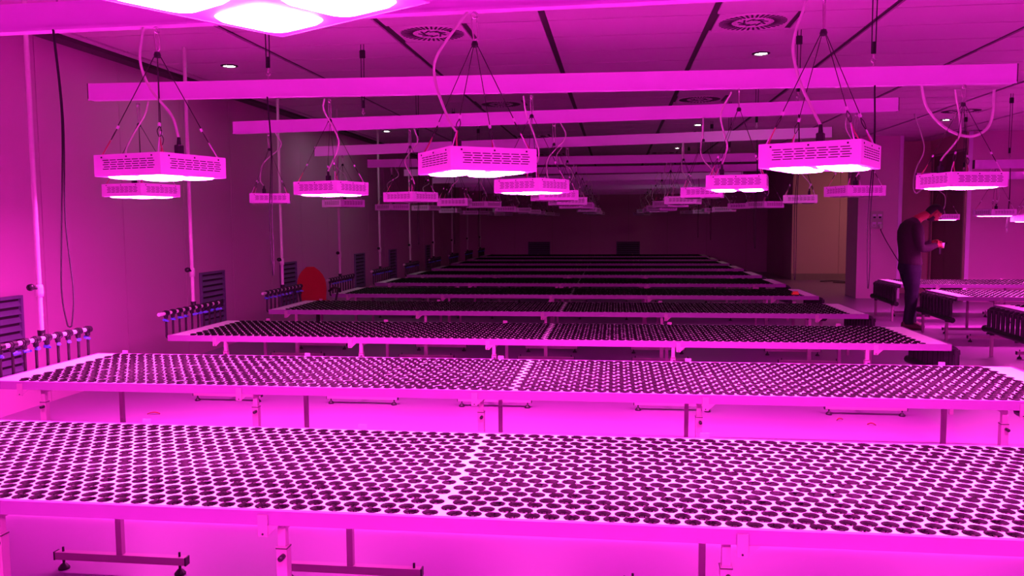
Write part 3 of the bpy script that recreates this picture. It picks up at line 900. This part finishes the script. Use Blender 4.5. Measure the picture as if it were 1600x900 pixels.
part('armrest', MB().tube(spline([(-.06, -.22, .62), (.05, -.25, .67), (.28, -.25, .67), (.33, -.25, .64)], 5), .018, 8).mesh('arm', 'black'), ch)
part('armrest', MB().tube(spline([(-.06, .22, .62), (.05, .25, .67), (.28, .25, .67), (.33, .25, .64)], 5), .018, 8).mesh('arm', 'black'), ch)
part('arm_support', MB().tube([(.24, -.25, .66), (.22, -.20, .42)], .014, 6).mesh('armsup', 'black'), ch)
part('arm_support', MB().tube([(.24, .25, .66), (.22, .20, .42)], .014, 6).mesh('armsup', 'black'), ch)
part('gas_column', MB().tube([(.18, 0, .08), (.18, 0, .42)], [.03, .022], 10).mesh('gas', 'black'), ch)
for k in range(5):
    a = 2 * PI * k / 5 + .3
    bb = part('base_leg', MB().tube([(0, 0, .09), (.25 * math.cos(a), .25 * math.sin(a), .06)], [.02, .014], 6).lathe([(0, -.015), (.025, -.015), (.025, .015), (0, .015)], 10, axis='y', c=(.25 * math.cos(a), .25 * math.sin(a), .025)).mesh('bleg', 'black'), ch, (.18, 0, 0))

# ------------------------------------------------------------------ person
def skinned(name, pts, edges, rads, m, sub=2, root=0, mirror=False):
    me = bpy.data.meshes.new(name)
    me.from_pydata(pts, edges, [])
    ob = bpy.data.objects.new(name, me); COL.objects.link(ob)
    sk_ = ob.modifiers.new('s', 'SKIN'); sk_.use_smooth_shade = True
    for i, r in enumerate(rads):
        v = me.skin_vertices[0].data[i]
        v.radius = r if isinstance(r, tuple) else (r, r)
        v.use_root = (i == root)
    ss = ob.modifiers.new('u', 'SUBSURF'); ss.levels = sub; ss.render_levels = sub
    dg = bpy.context.evaluated_depsgraph_get()
    ev = ob.evaluated_get(dg)
    nm = bpy.data.meshes.new_from_object(ev)
    bpy.data.objects.remove(ob)
    nm.materials.clear(); nm.materials.append(M[m])
    nm.polygons.foreach_set('material_index', [0] * len(nm.polygons))
    nm.polygons.foreach_set('use_smooth', [True] * len(nm.polygons))
    return nm
PXo, PYo = 4.05, 11.88
pr = thing('person', (PXo, PYo, 0), 'standing person in dark sweater and jeans, head bent over their hands', 'person')
# local frame: +x the way the person faces, y to their left; z up
def loft(rings, n=20):
    """rings: (centre, forward radius, side radius, tilt about y)"""
    vs = []
    for (c, rx, ry, tl) in rings:
        for k in range(n):
            a = 2 * PI * k / n
            x, y = rx * math.cos(a), ry * math.sin(a)
            vs.append((c[0] + x * math.cos(tl), c[1] + y, c[2] - x * math.sin(tl)))
    fs = [(i * n + k, i * n + (k + 1) % n, (i + 1) * n + (k + 1) % n, (i + 1) * n + k) for i in range(len(rings) - 1) for k in range(n)]
    fs += [tuple(range(n - 1, -1, -1)), tuple(range((len(rings) - 1) * n, len(rings) * n))]
    return vs, fs
def fuse(name, b, m, vox=.011, smooth=4):
    """fuse the overlapping lofts of one garment into one continuous surface"""
    me = b.mesh(name, m)
    ob = bpy.data.objects.new(name, me); COL.objects.link(ob)
    r = ob.modifiers.new('r', 'REMESH'); r.mode = 'VOXEL'; r.voxel_size = vox; r.use_smooth_shade = True
    sm_ = ob.modifiers.new('s', 'SMOOTH'); sm_.factor = .6; sm_.iterations = smooth
    nm = bpy.data.meshes.new_from_object(ob.evaluated_get(bpy.context.evaluated_depsgraph_get()))
    bpy.data.objects.remove(ob)
    nm.materials.clear(); nm.materials.append(M[m])
    nm.polygons.foreach_set('use_smooth', [True] * len(nm.polygons))
    return nm
b = MB()
b.add(*loft([((-.015, 0, .885), .150, .178, 0), ((-.02, 0, .93), .150, .180, 0), ((-.03, 0, 1.02), .140, .170, 0), ((-.045, 0, 1.12), .135, .168, .05),
             ((-.055, 0, 1.22), .140, .178, .1), ((-.055, 0, 1.32), .142, .192, .2), ((-.035, 0, 1.40), .130, .200, .35), ((.0, 0, 1.455), .105, .170, .5),
             ((.035, 0, 1.49), .070, .095, .7), ((.05, 0, 1.505), .058, .066, .8)]))
for sy, ez in ((-1, 0), (1, .012)):
    b.tube(spline([(-.01, sy * .155, 1.415), (-.005, sy * .205, 1.37), (.005, sy * .235, 1.25), (.015, sy * .245, 1.155 + ez), (.045, sy * .235, 1.120 + ez),
                   (.13, sy * .185, 1.118 + ez), (.21, sy * .125, 1.14 + ez), (.275, sy * .082, 1.158 + ez * 3)], 4),
           [.070] * 3 + [.072] * 4 + [.066] * 4 + [.056] * 4 + [.054] * 4 + [.052] * 4 + [.046] * 3 + [.040] * 2 + [.037], 14)
b.tube([(.255, -.095, 1.152), (.278, -.080, 1.160)], .040, 12)
b.tube([(.255, .095, 1.186), (.278, .080, 1.196)], .040, 12)
part('sweater', fuse('sweater', b, 'sweater'), pr)
b = MB()
b.add(*loft([((-.02, 0, .97), .135, .160, 0), ((-.025, 0, .90), .145, .172, 0), ((-.03, 0, .83), .148, .178, 0), ((-.02, 0, .77), .120, .165, 0)]))
for sy, fx, kx in ((-1, -.055, -.015), (1, .045, .035)):
    b.add(*loft([((-.03, sy * .075, .90), .120, .092, 0), ((-.02, sy * .088, .80), .118, .095, 0), ((-.01 + kx * .4, sy * .094, .68), .102, .085, 0),
                 ((kx, sy * .097, .52), .082, .072, 0), ((kx - .005, sy * .10, .42), .078, .069, 0), (((fx + kx) / 2, sy * .10, .28), .076, .068, 0),
                 ((fx, sy * .10, .13), .070, .062, 0), ((fx, sy * .10, .075), .076, .066, 0)]))
part('jeans', fuse('jeans', b, 'jeans'), pr)
for sy, dx in ((-.105, -.045), (.10, .045)):
    b = MB()
    prof = [(-.10, .030, .045, .055), (-.06, .040, .055, .085), (.0, .042, .050, .105), (.06, .046, .038, .075), (.12, .048, .028, .05), (.165, .036, .022, .035), (.185, .010, .018, .02)]
    vs = []; n = 10
    for (x, hw, zc, hh) in prof:
        for k in range(n):
            a = 2 * PI * k / n
            vs.append((x, hw * math.cos(a), max(0.0, zc + (hh if math.sin(a) > 0 else zc) * math.sin(a))))
    fs = [(i * n + k, i * n + (k + 1) % n, (i + 1) * n + (k + 1) % n, (i + 1) * n + k) for i in range(len(prof) - 1) for k in range(n)]
    fs += [tuple(range(n - 1, -1, -1)), tuple(range((len(prof) - 1) * n, len(prof) * n))]
    b.add(vs, fs, 0, True)
    part('shoe', b.mesh('shoe', 'shoe'), pr, (dx, sy, 0))
# head: neck leaning forward, face turned down to the hands
def head_me():
    bm = bmesh.new()
    bmesh.ops.create_uvsphere(bm, u_segments=24, v_segments=18, radius=1)
    for v in bm.verts:
        x, y, z = v.co
        sx = .098; sy = .077; sz = .118
        X, Y_, Z_ = x * sx, y * sy, z * sz
        if Z_ < 0:
            k = 1 - .28 * (-Z_ / sz) ** 1.5
            Y_ *= k
            if x < 0: X *= 1 - .35 * (-Z_ / sz)
            else: X *= 1.0 - .05 * (-Z_ / sz)
        if x > .6:
            X -= (x - .6) * .02
            # nose
            n_ = math.exp(-(Y_ / .014) ** 2) * max(0, 1 - abs(Z_ + .018) / .034)
            X += .026 * n_
            e_ = math.exp(-((abs(Y_) - .031) / .014) ** 2) * math.exp(-((Z_ - .008) / .012) ** 2)
            X -= .010 * e_
            m_ = math.exp(-(Y_ / .026) ** 2) * math.exp(-((Z_ + .062) / .009) ** 2)
            X += .006 * m_
        v.co = (X, Y_, Z_)
    me = bpy.data.meshes.new('head'); bm.to_mesh(me); bm.free()
    for p in me.polygons: p.use_smooth = True
    me.materials.append(M['skin']); return me
HC = Vector((.265, 0, 1.585)); HT = math.radians(48)
hd = part('head', head_me(), pr, HC); hd.rotation_euler = (0, HT, 0)
part('neck', MB().tube(spline([(0.0, 0, 1.44), (.06, 0, 1.515), (.14, 0, 1.56), (.215, 0, 1.585)], 4), [.066] * 5 + [.058] * 5 + [.052] * 3, 14).mesh('neck', 'skin'), pr)
def hair_me():
    bm = bmesh.new()
    bmesh.ops.create_uvsphere(bm, u_segments=24, v_segments=18, radius=1)
    for v in bm.verts: v.co = (v.co.x * .106 - .006, v.co.y * .084, v.co.z * .126 + .006)
    dele = [v for v in bm.verts if (v.co.z < .030 and v.co.x > -.028) or v.co.z < -.070 or (v.co.x > .055 and v.co.z < .055)]
    bmesh.ops.delete(bm, geom=dele, context='VERTS')
    g = bmesh.ops.extrude_face_region(bm, geom=bm.faces[:])
    for v in [e for e in g['geom'] if isinstance(e, bmesh.types.BMVert)]: v.co *= 1.03
    me = bpy.data.meshes.new('hair'); bm.to_mesh(me); bm.free()
    for p in me.polygons: p.use_smooth = True
    me.materials.append(M['hair']); return me
part('hair', hair_me(), hd)
def beard_me():
    bm = bmesh.new()
    bmesh.ops.create_uvsphere(bm, u_segments=24, v_segments=18, radius=1)
    for v in bm.verts:
        Z_ = v.co.z * .120; k = 1 - .28 * max(0, -Z_ / .118) ** 1.5
        v.co = (v.co.x * .100 * (1 - (.35 if v.co.x < 0 else .03) * max(0, -Z_ / .118)), v.co.y * .0795 * k, Z_)
    dele = [v for v in bm.verts if v.co.z > -.035 or v.co.x < -.01 or (v.co.z > -.048 and v.co.x > .05)]
    bmesh.ops.delete(bm, geom=dele, context='VERTS')
    me = bpy.data.meshes.new('beard'); bm.to_mesh(me); bm.free()
    for p in me.polygons: p.use_smooth = True
    me.materials.append(M['hair']); return me
part('beard', beard_me(), hd)
for sy in (-1, 1):
    part('ear', MB().lathe([(0, -.006), (.018, -.006), (.022, 0), (.016, .006), (.010, .002), (0, .002)], 12, axis='y').mesh('ear', 'skin'), hd, (-.005, sy * .076, -.008)).scale = (.75, 1, 1.35)
    part('eye', MB().lathe([(0, -.011), (.008, -.008), (.011, 0), (.008, .008), (0, .011)], 10).mesh('eye', 'pvc'), hd, (.078, sy * .030, .010))
# spectacles catching a highlight
part('glasses', MB().tube([(.02, -.080, .012), (.100, -.060, .010), (.104, -.012, .010)], .0025, 5).tube([(.02, .080, .012), (.100, .060, .010), (.104, .012, .010)], .0025, 5)
     .tube([(.104, -.012, .010), (.110, 0, .012), (.104, .012, .010)], .0022, 5)
     .lathe([(.018, -.001), (.021, -.001), (.021, .001), (.018, .001)], 14, axis='x', c=(.104, -.034, .004)).lathe([(.018, -.001), (.021, -.001), (.021, .001), (.018, .001)], 14, axis='x', c=(.104, .034, .004)).mesh('glasses', 'wire'), hd)
# hands: palm plus five fingers each, closed around a small cup
def hand(side, W, D, U, S_, curl):
    """W wrist point, D forward dir, U palm back dir, S_ thumb side dir"""
    D = Vector(D).normalized(); U = (Vector(U) - D * Vector(U).dot(D)).normalized(); T = D.cross(U) * (1 if Vector(S_).dot(D.cross(U)) > 0 else -1)
    W = Vector(W)
    palm = skinned('palm', [W - D * .02, W + D * .03, W + D * .085], [(0, 1), (1, 2)], [(.024, .027), (.020, .036), (.014, .038)], 'skin', sub=1)
    root_ = part('hand', palm, pr)
    for k in range(4):
        base = W + D * .080 + T * (.028 - .019 * k)
        L = [.040, .045, .042, .033][k]
        c = curl + .1 * k
        p1 = base + (D * math.cos(c * .4) - U * math.sin(c * .4)) * L
        p2 = p1 + (D * math.cos(c * 1.1) - U * math.sin(c * 1.1)) * L * .65
        p3 = p2 + (D * math.cos(c * 1.7) - U * math.sin(c * 1.7)) * L * .5
        part('finger', skinned('finger', [base - D * .02, p1, p2, p3], [(0, 1), (1, 2), (2, 3)], [.0095, .0088, .008, .0068], 'skin', sub=1), root_)
    b0 = W + D * .03 + T * .030
    part('thumb', skinned('thumb', [b0 - T * .012, b0 + T * .022 + D * .022, b0 + T * .018 + D * .050 - U * .014, b0 + T * .008 + D * .070 - U * .026], [(0, 1), (1, 2), (2, 3)], [.013, .011, .0095, .008], 'skin', sub=1), root_)
hand('r', (.285, -.075, 1.155), (.9, .42, .05), (.1, -.9, .45), (0, 0, 1), 1.0)
hand('l', (.285, .075, 1.195), (.9, -.45, .0), (.1, .6, .8), (.2, -.6, 1), 1.0)
tag(part('small_cup', MB().lathe([(0, -.05), (.022, -.05), (.033, .02), (.030, .022), (.020, -.044), (0, -.044)], 16).mesh('cup', 'pvc'), None, (PXo + .385, PYo - .005, 1.165)), 'small pale cup held between the hands of the person', 'cup')
tag(part('dark_tool', MB().bbox(-.016, .016, -.01, .01, -.085, .0, .005).mesh('tool', 'black'), None, (PXo + .335, PYo - .06, 1.12)), 'short dark object hanging just below the hands of the person', 'tool')

# warm lamp of the alcove behind the column (out of sight round the corner)
al_l = thing('ceiling_lamp', (6.6, 19.4, H), 'round ceiling lamp of the alcove, round the corner behind the column', 'ceiling lamp')
part('lamp_base', MB().lathe([(0, 0), (.12, 0), (.12, -.02), (0, -.02)], 20).mesh('lb', 'beam'), al_l)
part('lamp_shade', MB().lathe([(.11, -.02), (.10, -.05), (.05, -.07), (.0005, -.075)], 20).mesh('ls', mat('warm_lens', (.8, .8, .7), .4, emit=(1.0, .40, .40), es=100.0)), al_l)
